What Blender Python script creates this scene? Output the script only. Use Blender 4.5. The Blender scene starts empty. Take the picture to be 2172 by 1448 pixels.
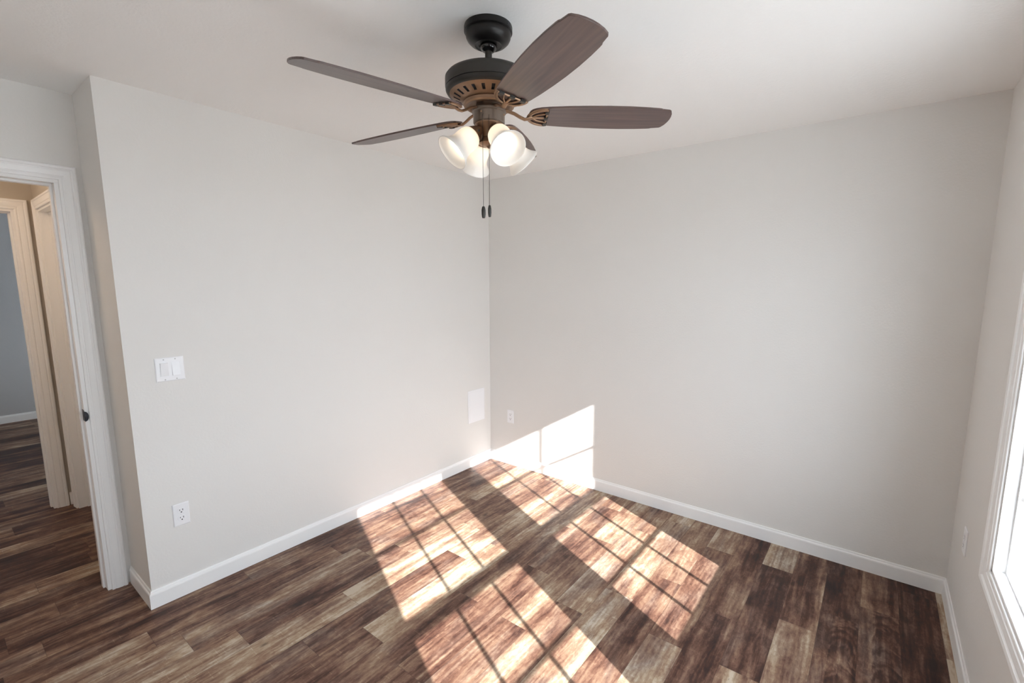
import bpy, bmesh, math, random
from mathutils import Vector, Matrix
random.seed(7)
sc = bpy.context.scene
C = sc.collection
PI = math.pi

# ------------------------------------------------------------------ camera
W_PX = 2172
F_PX, PITCH, YAW, ROLL = 986.36, -0.1396, -0.6467, 0.0022
CAM = Vector((2.7161, -3.054, 1.5838))
fw = Vector((math.sin(YAW)*math.cos(PITCH), math.cos(YAW)*math.cos(PITCH), math.sin(PITCH)))
rt = fw.cross(Vector((0, 0, 1))).normalized(); up = rt.cross(fw)
rt, up = rt*math.cos(ROLL)+up*math.sin(ROLL), up*math.cos(ROLL)-rt*math.sin(ROLL)
cd = bpy.data.cameras.new('camera'); cam = bpy.data.objects.new('camera', cd); C.objects.link(cam)
cam.matrix_world = Matrix(((rt.x, up.x, -fw.x, CAM.x), (rt.y, up.y, -fw.y, CAM.y), (rt.z, up.z, -fw.z, CAM.z), (0, 0, 0, 1)))
cd.sensor_width = 36; cd.lens = 36*F_PX/W_PX
cd.shift_x = -31.47/W_PX; cd.shift_y = 14.38/W_PX
cd.clip_start = 0.02
sc.camera = cam
# ------------------------------------------------------------------ exposure, sky, sun
sc.view_settings.view_transform = 'Standard'; sc.view_settings.look = 'None'
sc.view_settings.gamma = 1; sc.view_settings.exposure = 0.50
sc.view_settings.use_curve_mapping = False
sc.cycles.max_bounces = 12; sc.cycles.diffuse_bounces = 8; sc.cycles.transparent_max_bounces = 12
sc.cycles.sample_clamp_indirect = 6

SKY = 7.5
SUN = 14.5
wd = bpy.data.worlds.new('sky'); sc.world = wd; wd.use_nodes = True
bg = wd.node_tree.nodes['Background']
bg.inputs[0].default_value = (0.80, 0.905, 1.0, 1); bg.inputs[1].default_value = SKY
SX, SZ = 0.418, 0.595            # sun travel direction (-1, SX, -SZ)
sun = bpy.data.lights.new('sun', 'SUN'); sun.energy = SUN; sun.angle = math.radians(0.42); sun.color = (1, 0.98, 0.955)
so = bpy.data.objects.new('sun', sun); C.objects.link(so)
so.rotation_euler = Vector((-1, SX, -SZ)).to_track_quat('-Z', 'Y').to_euler()

W, L, D, H = 3.1109, 2.4943, 0.3455, 2.44     # room width, left wall length, recess depth, ceiling
REAR = -3.70
T = 0.115
XD = -D
# window openings (y0 < y1)
WIN = [(-1.640, -0.855), (-2.740, -1.905)]
WZ0, WZ1 = 0.580, 2.010
GRID = {0: [(-1.608, -0.880), (-1.365, -1.106)], 1: [(-2.708, -1.940), (-2.420, -2.163)]}

def area(name, loc, aim, sx, sy, power, col):
    l = bpy.data.lights.new(name, 'AREA'); l.shape = 'RECTANGLE'; l.size = sx; l.size_y = sy; l.energy = power; l.color = col
    o = bpy.data.objects.new(name, l); C.objects.link(o); o.location = loc
    o.rotation_euler = Vector(aim).to_track_quat('-Z', 'Y').to_euler(); return o
for y0, y1 in WIN:               # sky portals just outside the glass
    o = area('sky_portal', (W+0.17, (y0+y1)/2, (WZ0+WZ1)/2), (-1, 0, 0), y1-y0+0.1, WZ1-WZ0+0.1, 1, (1, 1, 1))
    o.data.cycles.is_portal = True
def point(name, loc, e, r, col):
    l = bpy.data.lights.new(name, 'POINT'); l.energy = e; l.shadow_soft_size = r; l.color = col
    o = bpy.data.objects.new(name, l); C.objects.link(o); o.location = loc; return o
point('hall_light', (-1.05, -3.30, 2.30), 6.2, 0.10, (1, 0.73, 0.50))
area('far_room_fill', (-3.4, -3.85, 1.5), (0.1, 1, -0.1), 1.0, 1.2, 0.8, (0.80, 0.88, 1.0))  # unseen area light added for the far room's dim daylight; no window built

# ------------------------------------------------------------------ materials
def mat(name, col, rough=0.5, metal=0.0, **k):
    m = bpy.data.materials.new(name); m.use_nodes = True
    b = m.node_tree.nodes['Principled BSDF']
    b.inputs['Base Color'].default_value = (*col, 1); b.inputs['Roughness'].default_value = rough; b.inputs['Metallic'].default_value = metal
    for a, v in k.items(): b.inputs[a].default_value = v
    return m
def N(m, t, **k):
    n = m.node_tree.nodes.new(t)
    for a, v in k.items(): setattr(n, a, v)
    return n
def LK(m, a, b): m.node_tree.links.new(a, b)
def bump(m, scale, strength, dist=0.002, detail=3, stretch=(1, 1, 1)):
    b = m.node_tree.nodes['Principled BSDF']
    tc = N(m, 'ShaderNodeTexCoord'); mp = N(m, 'ShaderNodeMapping'); mp.inputs['Scale'].default_value = stretch
    no = N(m, 'ShaderNodeTexNoise'); no.inputs['Scale'].default_value = scale; no.inputs['Detail'].default_value = detail
    bu = N(m, 'ShaderNodeBump'); bu.inputs['Strength'].default_value = strength; bu.inputs['Distance'].default_value = dist
    LK(m, tc.outputs['Object'], mp.inputs[0]); LK(m, mp.outputs[0], no.inputs[0]); LK(m, no.outputs[0], bu.inputs['Height']); LK(m, bu.outputs[0], b.inputs['Normal'])
    return m
M_wall = bump(mat('wall_paint', (0.800, 0.788, 0.768), 0.75), 95, 0.5, 0.0015)
M_ceil = bump(mat('ceiling_paint', (0.92, 0.92, 0.915), 0.85), 85, 0.6, 0.002)
M_trim = mat('trim_paint', (0.93, 0.93, 0.93), 0.35)
M_hall_dim = bump(mat('wall_paint_dim_hall', (0.50, 0.455, 0.395), 0.75), 95, 0.5, 0.0015)  # darker copy of the wall paint, the hall's dimness put into the colour
M_far_dim = bump(mat('wall_paint_dim_far_room', (0.50, 0.50, 0.51), 0.75), 95, 0.5, 0.0015)  # wall paint greyed down so its colour carries the far room's dim light
M_plate = mat('white_plastic', (0.90, 0.905, 0.93), 0.3)
M_slot = mat('dark_slot', (0.03, 0.03, 0.035), 0.5)
M_vinyl = mat('white_vinyl', (0.85, 0.85, 0.85), 0.35)
M_ground = mat('pale_concrete', (0.42, 0.42, 0.41), 0.9)
M_black = mat('black_bronze', (0.013, 0.012, 0.012), 0.36, 0.35)
M_motor = mat('dark_bronze', (0.045, 0.042, 0.038), 0.45, 0.4)
M_bronze = mat('oiled_bronze', (0.30, 0.185, 0.115), 0.38, 0.65)
M_steel = mat('strike_metal', (0.02, 0.02, 0.025), 0.3, 0.6)
# frosted opal glass: diffuse + translucent + a thin gloss
M_shade = bpy.data.materials.new('opal_glass'); M_shade.use_nodes = True
nt = M_shade.node_tree; nt.nodes.clear()
out = nt.nodes.new('ShaderNodeOutputMaterial'); df = nt.nodes.new('ShaderNodeBsdfDiffuse'); tr = nt.nodes.new('ShaderNodeBsdfTranslucent')
gl = nt.nodes.new('ShaderNodeBsdfGlossy'); m1 = nt.nodes.new('ShaderNodeMixShader'); m2 = nt.nodes.new('ShaderNodeMixShader')
df.inputs[0].default_value = (0.93, 0.925, 0.915, 1); tr.inputs[0].default_value = (0.97, 0.95, 0.92, 1); gl.inputs['Roughness'].default_value = 0.25
m1.inputs[0].default_value = 0.35; m2.inputs[0].default_value = 0.04
nt.links.new(df.outputs[0], m1.inputs[1]); nt.links.new(tr.outputs[0], m1.inputs[2]); nt.links.new(m1.outputs[0], m2.inputs[1])
nt.links.new(gl.outputs[0], m2.inputs[2]); nt.links.new(m2.outputs[0], out.inputs[0])
M_bulb = mat('lit_bulb', (1, 0.9, 0.75), 0.4); b = M_bulb.node_tree.nodes['Principled BSDF']
b.inputs['Emission Color'].default_value = (1, 0.86, 0.68, 1); b.inputs['Emission Strength'].default_value = 3.8
# clear pane
M_glass = bpy.data.materials.new('window_glass'); M_glass.use_nodes = True
nt = M_glass.node_tree; nt.nodes.clear()
out = nt.nodes.new('ShaderNodeOutputMaterial'); tp = nt.nodes.new('ShaderNodeBsdfTransparent'); gl = nt.nodes.new('ShaderNodeBsdfGlossy')
lw = nt.nodes.new('ShaderNodeLayerWeight'); lw.inputs[0].default_value = 0.5
pw = nt.nodes.new('ShaderNodeMath'); pw.operation = 'POWER'; pw.inputs[1].default_value = 5; nt.links.new(lw.outputs['Facing'], pw.inputs[0])
fr = nt.nodes.new('ShaderNodeMath'); fr.operation = 'MULTIPLY_ADD'; fr.inputs[1].default_value = 0.5; fr.inputs[2].default_value = 0.02; nt.links.new(pw.outputs[0], fr.inputs[0]); m1 = nt.nodes.new('ShaderNodeMixShader'); gl.inputs['Roughness'].default_value = 0.02
nt.links.new(fr.outputs[0], m1.inputs[0]); nt.links.new(tp.outputs[0], m1.inputs[1]); nt.links.new(gl.outputs[0], m1.inputs[2]); nt.links.new(m1.outputs[0], out.inputs[0])

def wood_blade():
    m = mat('dark_walnut_blade', (0.05, 0.03, 0.025), 0.33, 0.0)
    b = m.node_tree.nodes['Principled BSDF']; b.inputs['Specular IOR Level'].default_value = 0.8
    tc = N(m, 'ShaderNodeTexCoord'); mp = N(m, 'ShaderNodeMapping'); mp.inputs['Scale'].default_value = (2.0, 45, 45)
    no = N(m, 'ShaderNodeTexNoise'); no.inputs['Scale'].default_value = 1.6; no.inputs['Detail'].default_value = 6; no.inputs['Distortion'].default_value = 0.4
    cr = N(m, 'ShaderNodeValToRGB'); cr.color_ramp.elements[0].position = 0.3; cr.color_ramp.elements[0].color = (0.050, 0.030, 0.028, 1)
    cr.color_ramp.elements[1].position = 0.75; cr.color_ramp.elements[1].color = (0.135, 0.078, 0.066, 1)
    LK(m, tc.outputs['Object'], mp.inputs[0]); LK(m, mp.outputs[0], no.inputs[0]); LK(m, no.outputs[0], cr.inputs[0]); LK(m, cr.outputs[0], b.inputs['Base Color'])
    return m
M_blade = wood_blade()

def floor_mat():
    m = mat('vinyl_plank', (0.2, 0.15, 0.1), 0.42, **{'Specular IOR Level': 0.27})
    b = m.node_tree.nodes['Principled BSDF']
    tc = N(m, 'ShaderNodeTexCoord')
    ton = N(m, 'ShaderNodeAttribute', attribute_name='tone'); sd = N(m, 'ShaderNodeAttribute', attribute_name='seed')
    hue = N(m, 'ShaderNodeAttribute', attribute_name='hue'); ed = N(m, 'ShaderNodeUVMap')
    add = N(m, 'ShaderNodeVectorMath', operation='ADD'); LK(m, tc.outputs['Object'], add.inputs[0]); LK(m, sd.outputs['Vector'], add.inputs[1])
    def noise(sx, sy, detail=4, dist=0.0, rough=0.55):
        mp = N(m, 'ShaderNodeMapping'); mp.inputs['Scale'].default_value = (sx, sy, 1)
        n = N(m, 'ShaderNodeTexNoise'); n.inputs['Scale'].default_value = 1; n.inputs['Detail'].default_value = detail; n.inputs['Distortion'].default_value = dist; n.inputs['Roughness'].default_value = rough
        LK(m, add.outputs[0], mp.inputs[0]); LK(m, mp.outputs[0], n.inputs[0]); return n.outputs[0]
    def math_(op, a, b_=None, c=None):
        n = N(m, 'ShaderNodeMath', operation=op)
        for i, v in enumerate((a, b_, c)):
            if v is None: continue
            if isinstance(v, (int, float)): n.inputs[i].default_value = v
            else: LK(m, v, n.inputs[i])
        return n.outputs[0]
    band = noise(17, 1.6, 2, 0.5)            # broad strips inside a plank
    streak = noise(30, 2.6, 5, 1.6, 0.6)
    fine = noise(200, 22, 4, 0.8, 0.7)
    blot = noise(7, 4.5, 4, 0.6, 0.6)
    saw = noise(5, 210, 2, 0.0)
    mott = noise(70, 32, 5, 0.5, 0.7)
    # ring arches
    mpw = N(m, 'ShaderNodeMapping'); mpw.inputs['Scale'].default_value = (9, 1.5, 1)
    wv = N(m, 'ShaderNodeTexWave', wave_type='RINGS', rings_direction='SPHERICAL'); wv.inputs['Scale'].default_value = 1.6
    wv.inputs['Distortion'].default_value = 9; wv.inputs['Detail'].default_value = 3; wv.inputs['Detail Scale'].default_value = 0.8
    LK(m, add.outputs[0], mpw.inputs[0]); LK(m, mpw.outputs[0], wv.inputs[0])
    v = ton.outputs['Fac']
    v = math_('MULTIPLY_ADD', math_('SUBTRACT', band, 0.5), 1.15, v)
    v = math_('MULTIPLY_ADD', math_('SUBTRACT', streak, 0.5), 0.62, v)
    v = math_('MULTIPLY_ADD', math_('SUBTRACT', blot, 0.5), 0.95, v)
    v = math_('MULTIPLY_ADD', math_('SUBTRACT', fine, 0.5), 0.30, v)
    v = math_('MULTIPLY_ADD', math_('SUBTRACT', mott, 0.5), 0.60, v)
    v = math_('MULTIPLY_ADD', math_('SUBTRACT', wv.outputs['Fac'], 0.5), 0.07, v)
    sw = math_('MULTIPLY', math_('GREATER_THAN', saw, 0.66), math_('GREATER_THAN', mott, 0.50))
    v = math_('MULTIPLY_ADD', sw, 0.14, v)
    # arched cathedral grain on the planks that have it
    arch = N(m, 'ShaderNodeAttribute', attribute_name='arch'); sa = N(m, 'ShaderNodeSeparateXYZ'); LK(m, ed.outputs[0], sa.inputs[0])
    du = math_('SUBTRACT', sa.outputs[0], 0.098)
    ph = math_('ADD', math_('MULTIPLY_ADD', math_('MULTIPLY', du, du), 30.0, sa.outputs[1]), math_('MULTIPLY', math_('SUBTRACT', blot, 0.5), 0.42))
    si = math_('SINE', math_('MULTIPLY', ph, 2*PI/0.090))
    mk_ = math_('MULTIPLY', math_('GREATER_THAN', sa.outputs[0], 0.052), arch.outputs['Fac'])
    v = math_('MULTIPLY_ADD', math_('MULTIPLY', math_('MULTIPLY', si, mk_), math_('MULTIPLY', streak, 2.0)), 0.10, v)
    v = math_('MULTIPLY_ADD', mk_, -0.08, v)
    cr = N(m, 'ShaderNodeValToRGB'); LK(m, v, cr.inputs[0])
    e = cr.color_ramp.elements
    e[0].position = 0.0; e[0].color = (0.030, 0.017, 0.015, 1); e[1].position = 1.0; e[1].color = (0.54, 0.45, 0.35, 1)
    for p, c in ((0.22, (0.070, 0.030, 0.021, 1)), (0.45, (0.168, 0.087, 0.059, 1)), (0.68, (0.290, 0.184, 0.122, 1)), (0.85, (0.415, 0.310, 0.212, 1))):
        x = e.new(p); x.color = c
    # grey patches
    gm = N(m, 'ShaderNodeMapRange'); LK(m, noise(9, 2.6, 3, 0.8), gm.inputs[0]); gm.inputs[1].default_value = 0.46; gm.inputs[2].default_value = 0.72; gm.inputs[3].default_value = 0; gm.inputs[4].default_value = 0.42
    gmix = N(m, 'ShaderNodeMix', data_type='RGBA'); bw = N(m, 'ShaderNodeRGBToBW'); LK(m, cr.outputs[0], bw.inputs[0])
    gc = N(m, 'ShaderNodeCombineColor'); g0 = math_('MULTIPLY', bw.outputs[0], 1.02)
    LK(m, g0, gc.inputs[0]); LK(m, math_('MULTIPLY', g0, 0.94), gc.inputs[1]); LK(m, math_('MULTIPLY', g0, 0.92), gc.inputs[2])
    LK(m, math_('MULTIPLY', gm.outputs[0], hue.outputs['Fac']), gmix.inputs[0]); LK(m, cr.outputs[0], gmix.inputs[6]); LK(m, gc.outputs[0], gmix.inputs[7])
    # knots
    mk = N(m, 'ShaderNodeMapping'); mk.inputs['Scale'].default_value = (4.5, 2.2, 1); LK(m, add.outputs[0], mk.inputs[0])
    vo = N(m, 'ShaderNodeTexVoronoi'); vo.inputs['Scale'].default_value = 1.0; LK(m, mk.outputs[0], vo.inputs[0])
    kn = N(m, 'ShaderNodeMapRange'); LK(m, vo.outputs['Distance'], kn.inputs[0]); kn.inputs[1].default_value = 0.02; kn.inputs[2].default_value = 0.06; kn.inputs[3].default_value = 0.65; kn.inputs[4].default_value = 0
    mp2 = N(m, 'ShaderNodeMapping'); mp2.inputs['Scale'].default_value = (30, 13, 1); LK(m, add.outputs[0], mp2.inputs[0])
    v2 = N(m, 'ShaderNodeTexVoronoi'); v2.inputs['Scale'].default_value = 1; LK(m, mp2.outputs[0], v2.inputs[0])
    k2 = N(m, 'ShaderNodeMapRange'); LK(m, v2.outputs['Distance'], k2.inputs[0]); k2.inputs[1].default_value = 0.03; k2.inputs[2].default_value = 0.09; k2.inputs[3].default_value = 0.6; k2.inputs[4].default_value = 0
    kk = math_('MAXIMUM', kn.outputs[0], math_('MULTIPLY', k2.outputs[0], math_('GREATER_THAN', blot, 0.56)))
    kmix = N(m, 'ShaderNodeMix', data_type='RGBA'); LK(m, kk, kmix.inputs[0]); LK(m, gmix.outputs[2], kmix.inputs[6]); kmix.inputs[7].default_value = (0.03, 0.018, 0.015, 1)
    # seams from the plank UVs (metres from the plank's edges)
    sp = N(m, 'ShaderNodeSeparateXYZ'); LK(m, ed.outputs[0], sp.inputs[0])
    mx = math_('MINIMUM', math_('MINIMUM', sp.outputs[0], math_('SUBTRACT', 0.1528, sp.outputs[0])), math_('MINIMUM', sp.outputs[1], math_('SUBTRACT', 0.887, sp.outputs[1])))
    se = N(m, 'ShaderNodeMapRange'); LK(m, mx, se.inputs[0]); se.inputs[1].default_value = 0.0003; se.inputs[2].default_value = 0.0016; se.inputs[3].default_value = 0.45; se.inputs[4].default_value = 0
    smix = N(m, 'ShaderNodeMix', data_type='RGBA'); LK(m, se.outputs[0], smix.inputs[0]); LK(m, kmix.outputs[2], smix.inputs[6]); smix.inputs[7].default_value = (0.03, 0.018, 0.015, 1)
    LK(m, smix.outputs[2], b.inputs['Base Color'])
    rg = N(m, 'ShaderNodeMapRange'); LK(m, mott, rg.inputs[0]); rg.inputs[3].default_value = 0.34; rg.inputs[4].default_value = 0.60; LK(m, rg.outputs[0], b.inputs['Roughness'])
    bu = N(m, 'ShaderNodeBump'); bu.inputs['Strength'].default_value = 0.35; bu.inputs['Distance'].default_value = 0.0012
    hh = math_('SUBTRACT', math_('ADD', math_('MULTIPLY', streak, 0.6), math_('MULTIPLY', fine, 0.6)), math_('MULTIPLY', se.outputs[0], 1.2))
    LK(m, hh, bu.inputs['Height']); LK(m, bu.outputs[0], b.inputs['Normal'])
    return m
M_floor = floor_mat()

# ------------------------------------------------------------------ mesh helpers
def obj(name, bm, m, parent=None, smooth=False, bevel=0.0, seg=2, label=None, loc=None):
    me = bpy.data.meshes.new(name); bmesh.ops.recalc_face_normals(bm, faces=bm.faces[:]); bm.to_mesh(me); bm.free()
    for x in (m if isinstance(m, (list, tuple)) else [m]): me.materials.append(x)
    o = bpy.data.objects.new(name, me); C.objects.link(o)
    if parent: o.parent = parent
    if loc: o.location = loc
    if smooth:
        for p in me.polygons: p.use_smooth = True
        try: me.set_sharp_from_angle(angle=math.radians(38))
        except Exception: pass
    if bevel:
        md = o.modifiers.new('bevel', 'BEVEL'); md.width = bevel; md.segments = seg; md.limit_method = 'ANGLE'; md.angle_limit = math.radians(40)
    if label: o['label'] = label
    return o
def tag(o, label, cat, kind=None, group=None):
    o['label'] = label; o['category'] = cat
    if kind: o['kind'] = kind
    if group: o['group'] = group
    return o
def empty(name, loc, rot=(0, 0, 0)):
    o = bpy.data.objects.new(name, None); C.objects.link(o); o.location = loc; o.rotation_euler = rot; o.empty_display_size = 0.05; return o
def box(bm, x0, x1, y0, y1, z0, z1, mi=0, M=None):
    vs = [bm.verts.new(Vector(p) if M is None else M @ Vector(p)) for p in ((x0,y0,z0),(x1,y0,z0),(x1,y1,z0),(x0,y1,z0),(x0,y0,z1),(x1,y0,z1),(x1,y1,z1),(x0,y1,z1))]
    for f in ((0,3,2,1),(4,5,6,7),(0,1,5,4),(1,2,6,5),(2,3,7,6),(3,0,4,7)):
        fc = bm.faces.new([vs[i] for i in f]); fc.material_index = mi
    return vs
def B(*a, **k):
    bm = bmesh.new(); box(bm, *a, **k); return bm
def lathe(bm, prof, n=48, M=None, a0=0, a1=2*PI, mi=0):
    M = M or Matrix(); rings = []; full = abs(a1-a0-2*PI) < 1e-6; cnt = n if full else n+1
    for r, z in prof:
        if r < 1e-6: rings.append([bm.verts.new(M @ Vector((0, 0, z)))])
        else: rings.append([bm.verts.new(M @ Vector((r*math.cos(a0+(a1-a0)*i/n), r*math.sin(a0+(a1-a0)*i/n), z))) for i in range(cnt)])
    for A, Bq in zip(rings, rings[1:]):
        for i in range(n):
            j = (i+1) % cnt
            if len(A) == 1 and len(Bq) == 1: continue
            if len(A) == 1: f = bm.faces.new((A[0], Bq[i], Bq[j]))
            elif len(Bq) == 1: f = bm.faces.new((A[i], A[j], Bq[0]))
            else: f = bm.faces.new((A[i], A[j], Bq[j], Bq[i]))
            f.material_index = mi; f.smooth = True
def tube(bm, pts, r, n=8, flat=None):
    """round (or flattened, flat=(w,h)) bar swept along pts"""
    rings = []
    pts = [Vector(p) for p in pts]
    for i, p in enumerate(pts):
        d = (pts[min(i+1, len(pts)-1)]-pts[max(i-1, 0)]).normalized()
        s = d.cross(Vector((0, 0, 1)));  s = s.normalized() if s.length > 1e-4 else Vector((1, 0, 0))
        u = s.cross(d)
        w, h = flat if flat else (r, r)
        rings.append([bm.verts.new(p+s*(w*math.cos(2*PI*k/n))+u*(h*math.sin(2*PI*k/n))) for k in range(n)])
    for A, Bq in zip(rings, rings[1:]):
        for k in range(n):
            f = bm.faces.new((A[k], A[(k+1) % n], Bq[(k+1) % n], Bq[k])); f.smooth = True
    bm.faces.new(rings[0]); bm.faces.new(rings[-1][::-1])
def prism(bm, outline, z0, z1, M=None, mi=0):
    M = M or Matrix()
    a = [bm.verts.new(M @ Vector((x, y, z0))) for x, y in outline]; c = [bm.verts.new(M @ Vector((x, y, z1))) for x, y in outline]
    n = len(a)
    for i in range(n): bm.faces.new((a[i], a[(i+1) % n], c[(i+1) % n], c[i])).material_index = mi
    bm.faces.new(a[::-1]).material_index = mi; bm.faces.new(c).material_index = mi
def sweep(bm, path, prof, closed=False):
    """path: list of (corner, dirU, dirV); prof: closed (u,v) loop; mitred molding"""
    rings = [[bm.verts.new(Vector(c)+Vector(du)*u+Vector(dv)*v) for u, v in prof] for c, du, dv in path]
    n = len(prof); pairs = list(zip(rings, rings[1:]))
    if closed: pairs.append((rings[-1], rings[0]))
    for A, Bq in pairs:
        for k in range(n): bm.faces.new((A[k], A[(k+1) % n], Bq[(k+1) % n], Bq[k]))
    if not closed: bm.faces.new(rings[0]); bm.faces.new(rings[-1][::-1])

CASING = [(0, 0), (0, 0.010), (0.004, 0.0115), (0.010, 0.0115), (0.012, 0.0095), (0.016, 0.0095), (0.018, 0.012), (0.030, 0.0145), (0.040, 0.0155),
          (0.043, 0.0138), (0.047, 0.0138), (0.050, 0.0175), (0.057, 0.0180), (0.061, 0.0165), (0.064, 0.012), (0.065, 0)]
BASE = [(0, 0), (0, 0.012), (0.070, 0.012), (0.076, 0.0105), (0.080, 0.0065), (0.086, 0.0055), (0.090, 0.004), (0.090, 0)]

def casing(name, parent, axis, plane, sgn, a0, a1, z1, z0=0.0, closed=False, prof=CASING, thick=1.0):
    """door or window casing lying on wall plane; axis 'x' means the wall's normal is x; a0..a1 opening"""
    bm = bmesh.new()
    def P(a, z): return (plane, a, z) if axis == 'x' else (a, plane, z)
    def V(a, z): return (0, a, z) if axis == 'x' else (a, 0, z)
    nv = (sgn*thick, 0, 0) if axis == 'x' else (0, sgn*thick, 0)
    if closed: path = [(P(a0, z0), V(-1, -1), nv), (P(a0, z1), V(-1, 1), nv), (P(a1, z1), V(1, 1), nv), (P(a1, z0), V(1, -1), nv)]
    else: path = [(P(a0, 0), V(-1, 0), nv), (P(a0, z1), V(-1, 1), nv), (P(a1, z1), V(1, 1), nv), (P(a1, 0), V(1, 0), nv)]
    sweep(bm, path, prof, closed)
    return obj(name, bm, M_trim, parent)

# ------------------------------------------------------------------ floor: one mesh, one quad per plank
PW, PLN, X0 = 0.1528, 0.887, 2.004
JOINT = {0: .293, 1: .86, 2: .282, 3: .715, 4: .53, 5: .375, 6: .10, 7: .55, -1: .75, -2: .125, -3: .369, -4: .62, -5: .213, -6: .613, -7: .176, -8: .387,
         -9: .096, -10: .538, -11: .70, -12: .789, -13: .33, -14: .203, -24: .15}
# tone of known planks: column -> tones from the back wall southwards (index 0 = the plank cut by the wall)
TONE = {7: [.80, .78, .75], 6: [.18, .20, .22], 5: [.40, .36, .38], 4: [.28, .38, .36], 3: [.42, .62, .60], 2: [.76, .30, .70, .4], 1: [.38, .28, .45, .3],
        0: [.64, .46, .72, .5], -1: [.58, .42, .72, .5], -2: [.72, .70, .74, .6], -3: [.60, .66, .60, .6], -4: [.66, .60, .56, .5],
        -5: [.66, .44, .46, .45], -6: [.7, .56, .44, .50, .6], -7: [.7, .60, .80, .44, .50], -8: [.66, .80, .44, .46, .5], -9: [.5, .52, .82, .72, .45],
        -10: [.6, .48, .44, .74, .72], -11: [.7, .5, .64, .72, .72], -12: [.5, .5, .46, .66, .74], -13: [.4, .40, .42, .40, .36], -14: [.4, .4, .36, .40, .60], -15: [.4, .4, .4, .34, .32],
        -16: [.4]*3+[.42, .44], -17: [.4]*3+[.26, .25], -18: [.4]*3+[.64, .62], -19: [.4]*3+[.28, .30], -20: [.4]*3+[.24, .25], -21: [.4]*3+[.35, .30], -22: [.4]*3+[.60, .58], -23: [.4]*3+[.35, .33],
        -24: [.4]*3+[.20, .58], -25: [.4]*3+[.60, .5]}
def floor_mesh():
    bm = bmesh.new(); uv = bm.loops.layers.uv.new('UVMap')
    lt = bm.faces.layers.float.new('tone'); ls = bm.faces.layers.float_vector.new('seed'); lh = bm.faces.layers.float.new('hue'); la = bm.faces.layers.float.new('arch')
    rnd = random.Random(11)
    for n in range(-47, 8):
        xa, xb = X0+PW*n, X0+PW*(n+1)
        if xb > W+0.02: xb = W+0.02
        j = JOINT.get(n, rnd.random()*PLN)
        ys = [0.02]
        y = -j
        while y > -4.1: ys.append(y); y -= PLN
        ys.append(-4.1)
        if n < -24:          # far room reaches further
            ys = [-1.0-((-j) % 0.5)]
            while ys[-1] > -4.1+PLN: ys.append(ys[-1]-PLN)
            ys.append(-4.1)
        for k, (y1, y0) in enumerate(zip(ys, ys[1:])):
            f = bm.faces.new([bm.verts.new((x, yy, 0)) for x, yy in ((xa, y0), (xb, y0), (xb, y1), (xa, y1))])
            tl = TONE.get(n); f[lt] = tl[min(k, len(tl)-1)] if tl else rnd.choice((.18, .25, .3, .38, .48, .6))
            f[ls] = Vector((rnd.uniform(0, 50), rnd.uniform(0, 50), 0)); f[lh] = rnd.choice((.35, .6, .9, 1.0)); f[la] = 1.0 if (n, k) in ((4, 1), (5, 1)) else 0.0
            top = y0+PLN if k else y1
            for lp in f.loops:
                lp[uv].uv = (lp.vert.co.x-xa, (lp.vert.co.y-y0) if k else PLN-(y1-lp.vert.co.y) if y1 > 0 else (lp.vert.co.y-y0))
    me = bpy.data.meshes.new('floor'); bm.to_mesh(me); bm.free(); me.materials.append(M_floor)
    o = bpy.data.objects.new('floor', me); C.objects.link(o)
    return o
tag(floor_mesh(), 'brown mixed-tone wood plank floor running through room and hall', 'floor', 'structure')

# ------------------------------------------------------------------ ceilings and walls
def S(name, bm, m, label, cat): return tag(obj(name, bm, m), label, cat, 'structure')
S('ceiling', B(-5.3, W+0.3, -4.0, 0.2, H, H+0.12), M_ceil, 'smooth off-white ceiling above the fan', 'ceiling')
S('wall_back', B(-T, W, 0, 0.12, -0.02, H), M_wall, 'greige wall with a sunlit window patch at its foot', 'wall')
bm = B(-D, 0, -L, 0.0, -0.02, H)
S('wall_left', bm, M_wall, 'pale greige wall carrying the light switch', 'wall')
# right wall with two window openings
bm = bmesh.new(); WT = 0.15
ys = [REAR, WIN[1][0], WIN[1][1], WIN[0][0], WIN[0][1], 0.12]
for a, b_ in ((0, 1), (2, 3), (4, 5)): box(bm, W, W+WT, ys[a], ys[b_], -0.02, H)
for y0, y1 in WIN: box(bm, W, W+WT, y0, y1, -0.02, WZ0); box(bm, W, W+WT, y0, y1, WZ1, H)
S('wall_right', bm, M_wall, 'greige window wall at the right edge', 'wall')
S('wall_rear', B(XD, W+WT, REAR-0.12, REAR, -0.02, H), M_wall, 'wall behind the camera', 'wall')
DY1, DY0, DZ = -2.576, -3.390, 2.052
bm = bmesh.new(); box(bm, XD-T, XD, DY1, -2.4870, -0.02, H); box(bm, XD-T, XD, DY0, DY1, DZ, H); box(bm, XD-T, XD, -3.9, DY0, -0.02, H)
S('wall_doorway', bm, M_wall, 'greige wall around the open doorway at the left', 'wall')
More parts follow.
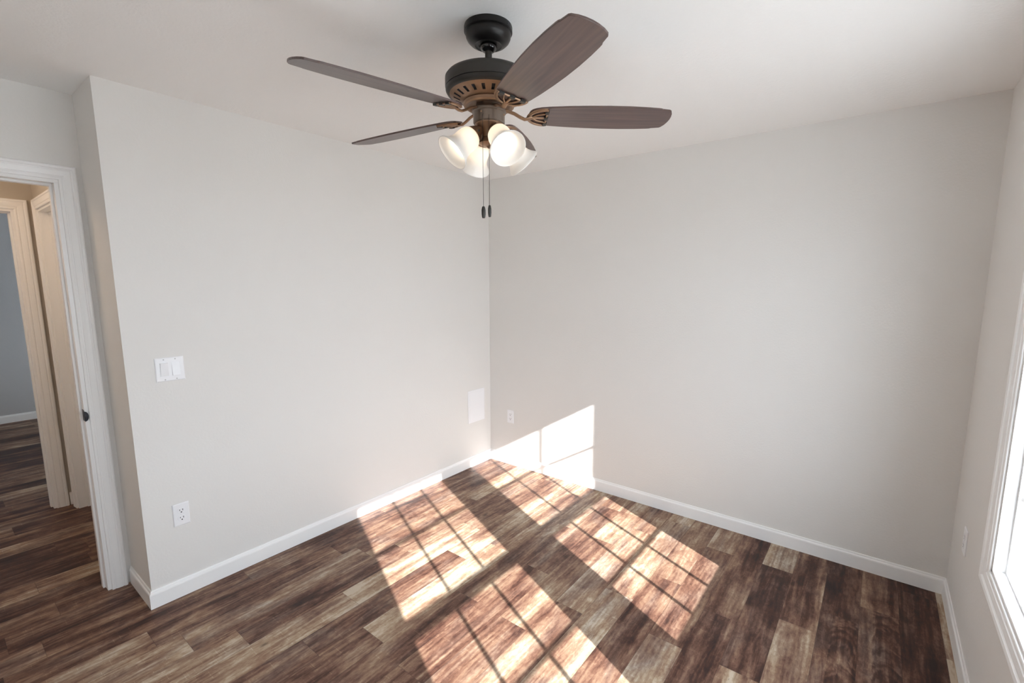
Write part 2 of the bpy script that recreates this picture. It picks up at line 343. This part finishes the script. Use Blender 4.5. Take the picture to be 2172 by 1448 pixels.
# hall
HX, HY = -1.806, -2.487
E0, E1 = -1.690, -0.93
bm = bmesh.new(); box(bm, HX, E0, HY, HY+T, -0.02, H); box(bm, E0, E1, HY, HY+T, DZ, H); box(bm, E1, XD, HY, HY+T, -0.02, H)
S('wall_hall_end', bm, M_hall_dim, 'hall wall with the side door, beyond the doorway', 'wall')
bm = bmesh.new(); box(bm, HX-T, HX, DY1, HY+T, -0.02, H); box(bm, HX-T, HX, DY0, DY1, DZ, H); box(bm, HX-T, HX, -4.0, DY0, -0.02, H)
S('wall_hall_far', bm, M_hall_dim, 'hall wall around the doorway to the far room', 'wall')
S('wall_hall_rear', B(HX, XD, -4.0, -3.9, -0.02, H), M_wall, 'wall closing the hall, out of view', 'wall')
S('wall_far_room', B(-5.17, -5.05, -4.0, -1.0, -0.02, H), M_far_dim, 'shaded grey wall of the far room', 'wall')
bm = bmesh.new(); box(bm, -5.05, HX-T, -1.12, -1.0, -0.02, H); S('wall_far_room_north', bm, M_wall, 'side wall of the far room', 'wall')
bm = bmesh.new(); box(bm, -5.05, HX-T, -4.0, -3.9, -0.02, H); S('wall_far_room_south', bm, M_wall, 'opposite side wall of the far room', 'wall')
S('wall_far_room_inner', B(HX-T, HX-0.01, HY+T, -1.12, -0.02, H), M_wall, 'inner wall of the far room beside its doorway', 'wall')

# baseboards (profile u up, v off the wall)
def base(name, pts, label):
    bm = bmesh.new()
    sweep(bm, [((x, y, 0), (0, 0, 1), (vx, vy, 0)) for x, y, vx, vy in pts], BASE)
    S(name, bm, M_trim, label, 'baseboard')
base('baseboard_left', [(0, -L, 1, -1), (0, 0, 1, -1)], 'white baseboard under the left wall')
base('baseboard_back', [(0, 0, 1, -1), (W, 0, -1, -1)], 'white baseboard under the back wall')
base('baseboard_right', [(W, 0, -1, -1), (W, REAR, -1, 1)], 'white baseboard under the window wall')
base('baseboard_recess', [(XD, -L, 1, -1), (0, -L, 1, -1)], 'short white baseboard return beside the doorway')
base('baseboard_doorway', [(XD, REAR, 1, 0), (XD, DY0-0.066, 1, 0)], 'white baseboard on the far side of the doorway')
base('baseboard_far_room', [(-5.05, -3.9, 1, 0), (-5.05, -1.12, 1, 0)], 'white baseboard in the far room seen through two doorways')
base('baseboard_hall', [(HX, DY1+0.066, 1, 0), (HX, HY, 1, -1), (E0-0.066, HY, 0, -1)], 'tiny white baseboard block in the hall corner')

# ------------------------------------------------------------------ doorways
def jamb(bm, axis, p0, p1, a0, a1, z1, t=0.019):
    def bx(pa, pb, qa, qb, za, zb):
        if axis == 'x': box(bm, pa, pb, qa, qb, za, zb)
        else: box(bm, qa, qb, pa, pb, za, zb)
    e = 0.001
    bx(p0, p1, a0-e, a0+t, 0, z1-t); bx(p0, p1, a1-t, a1+e, 0, z1-t); bx(p0, p1, a0-e, a1+e, z1-t, z1+e)
def stop(bm, axis, p0, p1, a0, a1, z1, t=0.019, s=0.010):
    def bx(pa, pb, qa, qb, za, zb):
        if axis == 'x': box(bm, pa, pb, qa, qb, za, zb)
        else: box(bm, qa, qb, pa, pb, za, zb)
    bx(p0, p1, a0+t, a0+t+s, 0, z1-t-s); bx(p0, p1, a1-t-s, a1-t, 0, z1-t-s); bx(p0, p1, a0+t, a1-t, z1-t-s, z1-t)
# door 1: the room's own doorway (door swung out of view)
d1 = tag(empty('door_1', (XD, (DY0+DY1)/2, 0)), 'white cased open doorway at the left edge of the room', 'doorway', 'structure')
def at(o, par): o.parent = par; o.matrix_parent_inverse = Matrix.Translation(-par.location); return o
o = casing('casing', None, 'x', XD, 1, DY0+0.008, DY1-0.003, DZ-0.004); at(o, d1)
bm = bmesh.new(); jamb(bm, 'x', XD-T, XD, DY0, DY1, DZ); at(obj('door_jamb', bm, M_trim, bevel=0.001), d1)
bm = bmesh.new(); stop(bm, 'x', XD-0.080, XD-0.045, DY0, DY1, DZ); at(obj('door_stop', bm, M_trim, bevel=0.001), d1)
# strike plate with curved lip, on the right-hand jamb
bm = bmesh.new()
ysf = DY1-0.019-0.0012
box(bm, XD-0.040, XD-0.006, ysf, ysf+0.0014, 0.905, 0.962)
ol = [(-0.026, 0.0)]+[(0.026*math.cos(a)*-1, 0.014*math.sin(a)) for a in [PI*i/12 for i in range(1, 12)]]+[(0.026, 0.0)]
Mx = Matrix(((0, 0, 1, XD+0.0005), (0, -1, 0, ysf+0.002), (1, 0, 0, 0.933), (0, 0, 0, 1)))
box(bm, XD-0.010, XD+0.0145, ysf-0.002, ysf+0.0012, 0.909, 0.957)
yo = ysf-0.002
prism(bm, [(0, -0.025), (0.004, -0.0245), (0.009, -0.021), (0.013, -0.014), (0.0148, -0.006), (0.0150, 0), (0.0148, 0.006), (0.013, 0.014), (0.009, 0.021), (0.004, 0.0245), (0, 0.025)], 0.0150, 0.0170,
      Matrix(((0, 0, 1, XD), (1, 0, 0, yo), (0, 1, 0, 0.933), (0, 0, 0, 1))))
sp = at(obj('strike_plate', bm, M_steel, bevel=0.001, label='small dark metal strike plate'), d1)
casing_o = casing('casing', None, 'x', XD-T, -1, DY0+0.008, DY1-0.008, DZ-0.004); at(casing_o, d1)
# door 2: doorway to the far room
d2 = tag(empty('door_2', (HX, (DY0+DY1)/2, 0)), 'cased doorway across the hall opening to the far room', 'doorway', 'structure')
at(casing('casing', None, 'x', HX, 1, DY0+0.008, DY1-0.004, DZ-0.004), d2)
bm = bmesh.new(); jamb(bm, 'x', HX-T, HX, DY0, DY1, DZ); at(obj('door_jamb', bm, M_trim), d2)
bm = bmesh.new(); stop(bm, 'x', HX-0.080, HX-0.045, DY0, DY1, DZ); at(obj('door_stop', bm, M_trim), d2)
# door 3: hall side door, closed
d3 = tag(empty('door_3', ((E0+E1)/2, HY, 0)), 'cream framed side door in the hall beside the far doorway', 'doorway', 'structure')
at(casing('casing', None, 'y', HY, -1, E0+0.004, E1-0.004, DZ-0.004), d3)
bm = bmesh.new(); jamb(bm, 'y', HY, HY+T, E0, E1, DZ); at(obj('door_jamb', bm, M_trim), d3)
bm = bmesh.new(); stop(bm, 'y', HY+0.045, HY+0.080, E0, E1, DZ); at(obj('door_stop', bm, M_trim), d3)
bm = bmesh.new(); box(bm, E0+0.021, E1-0.021, HY+0.081, HY+0.114, 0.008, DZ-0.021)
for zc, zh in ((0.55, 0.36), (1.50, 0.42)):
    for xc in (-1.50, -1.12): box(bm, xc-0.13, xc+0.13, HY+0.076, HY+0.082, zc-zh, zc+zh)
at(obj('door_leaf', bm, M_trim, bevel=0.002), d3)

# ------------------------------------------------------------------ windows
WCAS = [(0, 0), (0, 0.0045), (0.003, 0.0062), (0.012, 0.0078), (0.0145, 0.0105), (0.030, 0.0140), (0.035, 0.0132), (0.040, 0.0185), (0.050, 0.0210), (0.056, 0.0195), (0.058, 0)]
def window(i, label):
    y0, y1 = WIN[i]; w = tag(empty('window_%d' % (i+1), (W, (y0+y1)/2, WZ0)), label, 'window', 'structure')
    at(casing('casing', None, 'x', W, -1, y0, y1, WZ1, WZ0, True, WCAS), w)
    # vinyl main frame lining the opening
    bm = bmesh.new(); e = 0.0006; t = 0.012
    for a, b_, c, d in ((y0+e, y0+t, WZ0, WZ1), (y1-t, y1-e, WZ0, WZ1), (y0+e, y1-e, WZ0+e, WZ0+t), (y0+e, y1-e, WZ1-t, WZ1-e)): box(bm, W+0.001, W+WT+0.012, a, b_, c, d)
    at(obj('window_frame', bm, M_vinyl, bevel=0.0015), w)
    (g0, g1), mu = GRID[i]
    for nm, xp, za, zb, hm in (('lower_sash', W+0.050, 0.602, 1.176, 0.870), ('upper_sash', W+0.090, 1.266, 1.956, 1.613)):
        bm = bmesh.new(); fr_ = 0.016
        lo = WZ0+t if nm == 'lower_sash' else zb and 1.196
        lo = WZ0+t if nm == 'lower_sash' else 1.214
        hi = 1.222 if nm == 'lower_sash' else WZ1-t
        box(bm, xp-fr_, xp+fr_, y0+t, g0, lo, hi); box(bm, xp-fr_, xp+fr_, g1, y1-t, lo, hi)
        box(bm, xp-fr_, xp+fr_, g0, g1, lo, za); box(bm, xp-fr_, xp+fr_, g0, g1, zb, hi)
        s = at(obj(nm, bm, M_vinyl, bevel=0.001), w)
        bm = bmesh.new()
        for y in mu: box(bm, xp-0.004, xp+0.004, y-0.0095, y+0.0095, za, zb)
        box(bm, xp-0.0042, xp+0.0042, g0, g1, hm-0.0095, hm+0.0095)
        g = obj('muntin_grid', bm, M_vinyl); g.parent = s
        bm = B(xp-0.0075, xp-0.0055, g0-0.004, g1+0.004, za-0.004, zb+0.004)
        g = obj('pane', bm, M_glass); g.parent = s
    return w
window(0, 'bright double-hung window with grid at the right edge')
window(1, 'second double-hung window nearer the camera, out of frame')
S('ground', B(W+WT+0.3, 40, -30, 25, -0.55, -0.45), M_ground, 'pale sunlit paving outside the window', 'ground')

# ------------------------------------------------------------------ wall plates
def plate_base(bm, w, h, t=0.0055):
    # local: x = along wall, y = out of the wall, z = up ; softened edges
    prof = [(0, 0), (0, t*0.55), (0.004, t)]
    a = [(-w/2, -h/2), (w/2, -h/2), (w/2, h/2), (-w/2, h/2)]
    rings = []
    for u, v in prof:
        rings.append([bm.verts.new((x-math.copysign(u, x), v, z-math.copysign(u, z))) for x, z in a])
    for A, Bq in zip(rings, rings[1:]):
        for k in range(4): bm.faces.new((A[k], A[(k+1) % 4], Bq[(k+1) % 4], Bq[k]))
    bm.faces.new(rings[-1]); bm.faces.new(rings[0][::-1])
def disc(bm, cx, cz, r, y0, y1, n=20, sx=1.0, mi=0):
    M = Matrix(((1, 0, 0, cx), (0, 0, 1, 0), (0, 1, 0, cz), (0, 0, 0, 1)))
    prism(bm, [(r*sx*math.cos(2*PI*i/n), r*math.sin(2*PI*i/n)) for i in range(n)], y0, y1, M, mi)
def outlet(loc, rz, label):
    e = empty('wall_outlet', loc, (0, 0, rz)); tag(e, label, 'outlet', None, 'duplex wall outlets')
    bm = bmesh.new(); plate_base(bm, 0.070, 0.115); obj('cover_plate', bm, M_plate, e, bevel=0.0006)
    for s in (1, -1):
        bm = bmesh.new(); r = 0.0172
        ol = []
        for i in range(28):
            a = 2*PI*i/28; x, z = r*math.cos(a), r*math.sin(a); ol.append((x, max(-0.0142, min(0.0142, z))))
        M = Matrix(((1, 0, 0, 0), (0, 0, 1, 0), (0, 1, 0, 0.0195*s), (0, 0, 0, 1))); prism(bm, ol, 0.0040, 0.0068, M)
        sk = obj('socket', bm, M_plate, e, bevel=0.0004)
        bm = bmesh.new(); z = 0.0195*s
        box(bm, -0.0078, -0.0052, 0.0060, 0.00695, z-0.0005, z+0.0085); box(bm, 0.0052, 0.0078, 0.0060, 0.00695, z+0.0005, z+0.0078)
        disc(bm, 0, z-0.0072, 0.0031, 0.0060, 0.00695, 14)
        obj('slot', bm, M_slot, sk)
    bm = bmesh.new(); disc(bm, 0, 0, 0.0032, 0.005, 0.0066); obj('screw', bm, M_plate, e)
    return e
outlet((0, -2.3435, 0.4285), -PI/2, 'white duplex outlet low on the left wall, below the light switch')
outlet((0.2355, 0, 0.430), PI, 'small white duplex outlet on the back wall above the sun patch')
outlet((W, -0.352, 0.456), PI/2, 'white outlet on the window wall, seen nearly edge-on')
sw = tag(empty('light_switch', (0, -2.327, 1.167), (0, 0, -PI/2)), 'white double rocker light switch on the left wall', 'light switch')
bm = bmesh.new(); plate_base(bm, 0.117, 0.115); obj('cover_plate', bm, M_plate, sw, bevel=0.0006)
for s, tilt in ((-1, 0.10), (1, -0.10)):
    bm = bmesh.new(); cx = s*0.0232
    for xa, xb, za, zb in ((cx-0.0178, cx-0.0162, -0.0345, 0.0345), (cx+0.0162, cx+0.0178, -0.0345, 0.0345), (cx-0.0162, cx+0.0162, 0.0328, 0.0345), (cx-0.0162, cx+0.0162, -0.0345, -0.0328)):
        box(bm, xa, xb, 0.004, 0.0064, za, zb)
    fr_ = obj('rocker_frame', bm, M_plate, sw)
    M = Matrix.Translation((cx, 0.0060, 0)) @ Matrix.Rotation(tilt, 4, 'X')
    bm = bmesh.new(); box(bm, -0.0158, 0.0158, -0.003, 0.0028, -0.0322, 0.0322, 0, M); obj('rocker', bm, M_plate, sw, bevel=0.0008)
    for z in (0.0485, -0.0485):
        bm = bmesh.new(); disc(bm, cx, z, 0.0030, 0.005, 0.0064); obj('screw', bm, mat('screw_grey', (0.55, 0.55, 0.56), 0.4) if 'screw_grey' not in bpy.data.materials else bpy.data.materials['screw_grey'], sw)
ap = tag(empty('access_panel', (0, -0.183, 0.530), (0, 0, -PI/2)), 'blank white access panel low on the left wall near the corner', 'panel')
bm = bmesh.new(); plate_base(bm, 0.205, 0.285, 0.004); obj('panel_frame', bm, M_plate, ap, bevel=0.0005)
bm = bmesh.new(); box(bm, -0.086, 0.086, 0.003, 0.0062, -0.126, 0.126); obj('panel_cover', bm, M_plate, ap, bevel=0.0012)

# ------------------------------------------------------------------ ceiling fan
FX, FY = 1.581, -1.771
fan = tag(empty('ceiling_fan', (FX, FY, H)), 'dark bronze five-blade ceiling fan with four white glass lights', 'ceiling fan')
def z_(h): return h-H
bm = bmesh.new(); lathe(bm, [(0, 0), (0.080, 0), (0.0815, -0.004), (0.0815, -0.019), (0.0790, -0.0205), (0.0755, -0.0215), (0.0765, -0.024), (0.0765, -0.028), (0.0755, -0.035), (0.071, -0.044), (0.062, -0.0525), (0.052, -0.0580),
    (0.046, -0.0600), (0.0440, -0.0590), (0.034, -0.0590), (0.030, -0.055), (0, -0.055)], 64)
can = obj('canopy', bm, M_black, fan, smooth=True)
for a in (0.05, 0.05+PI):
    bm = bmesh.new()
    M = Matrix.Rotation(a, 4, 'Z') @ Matrix.Translation((0.081, 0, -0.0125)) @ Matrix.Rotation(PI/2, 4, 'Y'); lathe(bm, [(0, 0.003), (0.0035, 0.002), (0.0045, -0.002)], 12, M)
    obj('screw', bm, M_slot, can)
bm = bmesh.new(); lathe(bm, [(0, -0.045), (0.020, -0.049), (0.0275, -0.058), (0.0285, -0.064), (0.0255, -0.072), (0.0180, -0.078), (0.0, -0.079)], 32)
obj('hanger_ball', bm, mat('black_gloss', (0.01, 0.01, 0.011), 0.15), fan, smooth=True)
bm = bmesh.new(); lathe(bm, [(0, -0.07), (0.0118, -0.07), (0.0118, -0.1500), (0.017, -0.1505), (0.017, -0.158), (0, -0.158)], 24); obj('downrod', bm, M_motor, fan, smooth=True)
ZT, ZB = z_(2.290), z_(2.240)
bm = bmesh.new(); lathe(bm, [(0, ZT), (0.100, ZT), (0.118, ZT-0.0015), (0.131, ZT-0.004), (0.140, ZT-0.009), (0.1425, ZT-0.012), (0.1440, ZT-0.0135), (0.1475, ZT-0.018), (0.1480, ZT-0.024), (0.1480, ZB+0.002), (0.1465, ZB), (0.1440, ZB),
    (0.1440, ZB-0.002), (0.1470, ZB-0.003), (0.1465, ZB-0.009), (0.143, ZB-0.015), (0.134, ZB-0.019), (0.120, ZB-0.0195), (0, ZB-0.0195)], 80)
motor = obj('motor_housing', bm, M_motor, fan, smooth=True)
# slotted bronze vent plate (cone between r .131 and .075)
bm = bmesh.new(); NS = 22
rA, zA, rB, zB = 0.135, ZB-0.0185, 0.070, ZB-0.048
def vp(r, a, dz=0):
    t = (rA-r)/(rA-rB); return (r*math.cos(a), r*math.sin(a), zA+(zB-zA)*t+dz)
rr = [rA, 0.121, 0.099, rB]
for i in range(NS):
    a0, a1 = 2*PI*i/NS, 2*PI*(i+1)/NS; am0, am1 = a0+(a1-a0)*0.33, a0+(a1-a0)*0.67
    for aa, ab, slot in ((a0, am0, 0), (am0, am1, 1), (am1, a1, 0)):
        for k in range(3):
            q = [vp(rr[k], aa), vp(rr[k], ab), vp(rr[k+1], ab), vp(rr[k+1], aa)]
            vs = [bm.verts.new(p) for p in q]
            if slot and k == 1:
                vt = [bm.verts.new((p[0], p[1], p[2]+0.007)) for p in q]
                for m_ in range(4): bm.faces.new((vs[m_], vs[(m_+1) % 4], vt[(m_+1) % 4], vt[m_])).material_index = 1
                bm.faces.new(vt).material_index = 1
            else: bm.faces.new(vs)
bmesh.ops.remove_doubles(bm, verts=bm.verts[:], dist=1e-5)
obj('vent_plate', bm, [M_bronze, M_slot], fan)
bm = bmesh.new(); lathe(bm, [(0, zB+0.012), (0.083, zB+0.007), (0.088, zB+0.002), (0.087, zB-0.006), (0.081, zB-0.010), (0.072, zB-0.009), (0.066, zB-0.004), (0.062, zB-0.001), (0.0, zB-0.001)], 64)
obj('flywheel', bm, M_bronze, fan, smooth=True)
# switch housing
ZS = zB-0.001
bm = bmesh.new(); lathe(bm, [(0, ZS), (0.043, ZS), (0.043, ZS-0.016), (0.0575, ZS-0.0165), (0.059, ZS-0.019), (0.059, ZS-0.026), (0.0565, ZS-0.0275), (0.0545, ZS-0.0285), (0.0545, ZS-0.060), (0.052, ZS-0.063), (0, ZS-0.063)], 56)
sh = obj('switch_housing', bm, mat('satin_bronze', (0.19, 0.15, 0.12), 0.35, 0.6), fan, smooth=True)
for a in (-1.35, 0.35, 2.2):
    bm = bmesh.new()
    M = Matrix.Rotation(a, 4, 'Z') @ Matrix.Translation((0.0548, 0, ZS-0.036)) @ Matrix.Rotation(PI/2, 4, 'Y'); lathe(bm, [(0, 0.003), (0.0028, 0.002), (0.0032, -0.002)], 12, M)
    obj('screw', bm, M_bronze, sh)
ZF = ZS-0.063
bm = bmesh.new(); lathe(bm, [(0, ZF), (0.050, ZF), (0.050, ZF-0.004), (0.046, ZF-0.009), (0.034, ZF-0.018), (0.027, ZF-0.034), (0.026, ZF-0.044), (0.031, ZF-0.051), (0.036, ZF-0.060), (0.037, ZF-0.064), (0.030, ZF-0.069), (0.010, ZF-0.072), (0.006, ZF-0.078), (0, ZF-0.079)], 48)
kit = obj('light_fitter', bm, M_bronze, fan, smooth=True)

# blades
A0, PITCHB, RB = math.radians(-100.0), math.radians(12.0), 0.655
ZBL = z_(2.156)
VR = Vector((math.cos(math.radians(41.5)), math.sin(math.radians(41.5)), 0))
TILTM = Matrix.Translation(Vector((0, 0, ZBL))+VR*0.004) @ Matrix.Rotation(0.022, 4, VR.cross(Vector((0, 0, 1)))) @ Matrix.Rotation(-0.010, 4, Vector((math.cos(math.radians(-48.5)), math.sin(math.radians(-48.5)), 0)).cross(Vector((0, 0, 1))))
WH = [(0.135, 0.018), (0.138, 0.028), (0.145, 0.038), (0.158, 0.046), (0.175, 0.051), (0.21, 0.0565), (0.27, 0.0625), (0.34, 0.067), (0.41, 0.0695), (0.48, 0.0695), (0.54, 0.067), (0.585, 0.0635), (0.596, 0.0618), (0.602, 0.0590), (0.630, 0.0545), (0.636, 0.050), (0.643, 0.036), (0.6475, 0.018), (0.649, 0.0)]
ol = [(r, w) for r, w in WH]+[(r, -w) for r, w in WH[::-1][1:]]
def fan_blade(k):
    a = A0+k*2*PI/5
    # local frame: x outward, y ccw (lower), pitched about x
    R = Matrix.Rotation(a, 4, 'Z') @ Matrix.Rotation(-PITCHB, 4, 'X')
    bm = bmesh.new(); prism(bm, ol, 0.0, 0.0060)
    bl = obj('blade', bm, M_blade, fan, bevel=0.0012); bl.matrix_basis = TILTM @ R
    # iron: arm from flywheel to openwork bracket under the blade root
    bm = bmesh.new(); z0 = -0.0035
    def loc2(x, y, z): return Vector((x, y, z))
    def arc(rx, ry, cx, t0, t1, n=16): return [(cx-rx*math.sin(t0+(t1-t0)*i/n), ry*math.cos(t0+(t1-t0)*i/n), z0) for i in range(n+1)]
    XE = 0.196
    tube(bm, arc(0.060, 0.047, XE, 0, PI, 20), 0.004, 8, (0.0042, 0.0032))          # outer D arch
    tube(bm, [(XE, -0.048, z0), (XE, 0.048, z0)], 0.004, 8, (0.0040, 0.0032))       # straight edge
    tube(bm, [(XE-0.060, 0, z0), (XE, 0, z0)], 0.004, 8, (0.0042, 0.0034))          # centre spoke
    for s in (1, -1):
        tube(bm, [(XE-0.050, s*0.004, z0), (XE-0.030, s*0.018, z0), (XE, s*0.028, z0)], 0.003, 8, (0.0034, 0.0030))
    Ri = R.to_3x3()
    Rinv = Ri.inverted()
    Rz = Matrix.Rotation(a, 3, 'Z')
    def hub(x, z): return Rinv @ (Rz @ Vector((x, 0, z-ZBL)))     # unpitched coordinates into the blade frame
    pts = [hub(0.052, z_(2.174)), hub(0.066, z_(2.171)), hub(0.084, z_(2.165)), hub(0.104, z_(2.154)), hub(0.120, z_(2.147)), Vector((XE-0.064, 0, -0.008)), Vector((XE-0.050, 0, z0))]
    tube(bm, pts, 0.006, 10, (0.0085, 0.0042))
    ir = obj('blade_iron', bm, M_bronze, fan, smooth=True); ir.matrix_basis = bl.matrix_basis.copy()
    bm = bmesh.new()
    for yc in (-0.036, 0, 0.036): box(bm, XE-0.008, XE+0.006, yc-0.0085, yc+0.0085, -0.0080, 0.0)
    for yc in (-0.018, 0.018): box(bm, XE-0.004, XE+0.003, yc-0.0095, yc+0.0095, -0.0058, 0.0)
    mb = obj('mounting_block', bm, M_motor, fan, bevel=0.001); mb.parent = ir
    # raised rim of the root on the blade's underside
    bm = bmesh.new(); bm2 = [(XE-0.0, 0.052, -0.0015)]+[(XE-0.066*math.sin(PI*i/20), 0.052*math.cos(PI*i/20), -0.0015) for i in range(1, 20)]+[(XE, -0.052, -0.0015)]
    tube(bm, bm2, 0.003, 8, (0.0035, 0.002)); o = obj('root_rim', bm, M_bronze, fan, smooth=True); o.parent = ir
for k in (0, -1, 2, 1, -2): fan_blade(k)

# lights
TILT = math.radians(48)
SP = [(s_*0.98, r_*0.975) for s_, r_ in [(0.0, 0.0), (0.0, 0.024), (0.004, 0.032), (0.012, 0.0375), (0.024, 0.0405), (0.040, 0.0412), (0.056, 0.0410), (0.070, 0.0425), (0.082, 0.0465), (0.092, 0.0525), (0.100, 0.0590), (0.1055, 0.0635), (0.108, 0.0640)]]
inner = [(s-0.0 if s > 0.0 else 0.0, max(r-0.0028, 0.0)) for s, r in SP[::-1]]
LA = (-22.5, -112.5, 67.5, 157.5)
for q in LA:
    a = math.radians(q)
    ax = Vector((math.sin(TILT)*math.cos(a), math.sin(TILT)*math.sin(a), -math.cos(TILT)))
    rim = Vector((0.138*math.cos(a), 0.138*math.sin(a), z_(2.016)))
    neck = rim-ax*0.105
    Rq = ax.to_track_quat('Z', 'Y').to_matrix().to_4x4(); M = Matrix.Translation(neck) @ Rq
    bm = bmesh.new(); lathe(bm, [(r, s) for s, r in SP[1:]]+[(0.0612, 0.1074), (0.0593, 0.1064)]+[(max(r-0.0028, 0.012), s+0.001) for s, r in SP[1:-1][::-1]], 48, M)
    sd_ = obj('lamp_shade', bm, M_shade, fan, smooth=True)
    # socket cup
    bm = bmesh.new(); lathe(bm, [(0, -0.030), (0.014, -0.030), (0.018, -0.024), (0.024, -0.012), (0.0285, -0.003), (0.0300, 0.001), (0.0300, 0.004), (0.0240, 0.0045), (0, 0.0045)], 32, M)
    tube(bm, [Vector((0.020*math.cos(a), 0.020*math.sin(a), ZF-0.022)), Vector((0.034*math.cos(a), 0.034*math.sin(a), ZF-0.020)), neck-ax*0.022], 0.011, 14)
    sk = obj('lamp_socket', bm, M_bronze, fan, smooth=True)
    bm = bmesh.new(); Mt = M @ Matrix.Translation((0.022, 0, -0.008)) @ Matrix.Rotation(PI/2, 4, 'Y'); lathe(bm, [(0, 0.012), (0.0035, 0.011), (0.0035, 0.008), (0.0015, 0.0075), (0.0015, 0)], 10, Mt)
    o = obj('thumb_screw', bm, M_motor, None, smooth=True); o.parent = sk
    bm = bmesh.new(); lathe(bm, [(0, 0.0048), (0.012, 0.005), (0.014, 0.014), (0.022, 0.026), (0.0265, 0.040), (0.0255, 0.052), (0.018, 0.063), (0.009, 0.067), (0, 0.068)], 24, M)
    o = obj('bulb', bm, M_bulb, None, smooth=True); o.parent = sk
# pull chains
vr = Vector((math.cos(math.radians(41.5)), math.sin(math.radians(41.5)), 0)); vt = Vector((math.cos(math.radians(-48.5)), math.sin(math.radians(-48.5)), 0))
for lat, dep, z1, rfob in ((-0.0215, 0.056, 1.844, 0.0072), (-0.0005, 0.056, 1.848, 0.0058)):
    p = vr*lat+vt*dep; bm = bmesh.new(); zt = ZS-0.045; zbm = z_(z1)
    tube(bm, [Vector((p.x*0.93, p.y*0.93, zt)), Vector((p.x, p.y, zt-0.004)), Vector((p.x, p.y, zbm))], 0.0005, 5)
    z = zt-0.005
    while z > zbm:
        bmesh.ops.create_icosphere(bm, subdivisions=1, radius=0.0013, matrix=Matrix.Translation((p.x, p.y, z))); z -= 0.0034
    ch = obj('pull_chain', bm, M_motor, fan, smooth=True)
    bm = bmesh.new(); lathe(bm, [(0, 0.0), (rfob*0.55, -0.0005), (rfob*0.75, -0.004), (rfob, -0.012), (rfob, -0.026), (rfob*0.8, -0.036), (rfob*0.6, -0.0395), (0, -0.040)], 20, Matrix.Translation((p.x, p.y, zbm)))
    o = obj('chain_fob', bm, M_motor, None, smooth=True); o.parent = ch
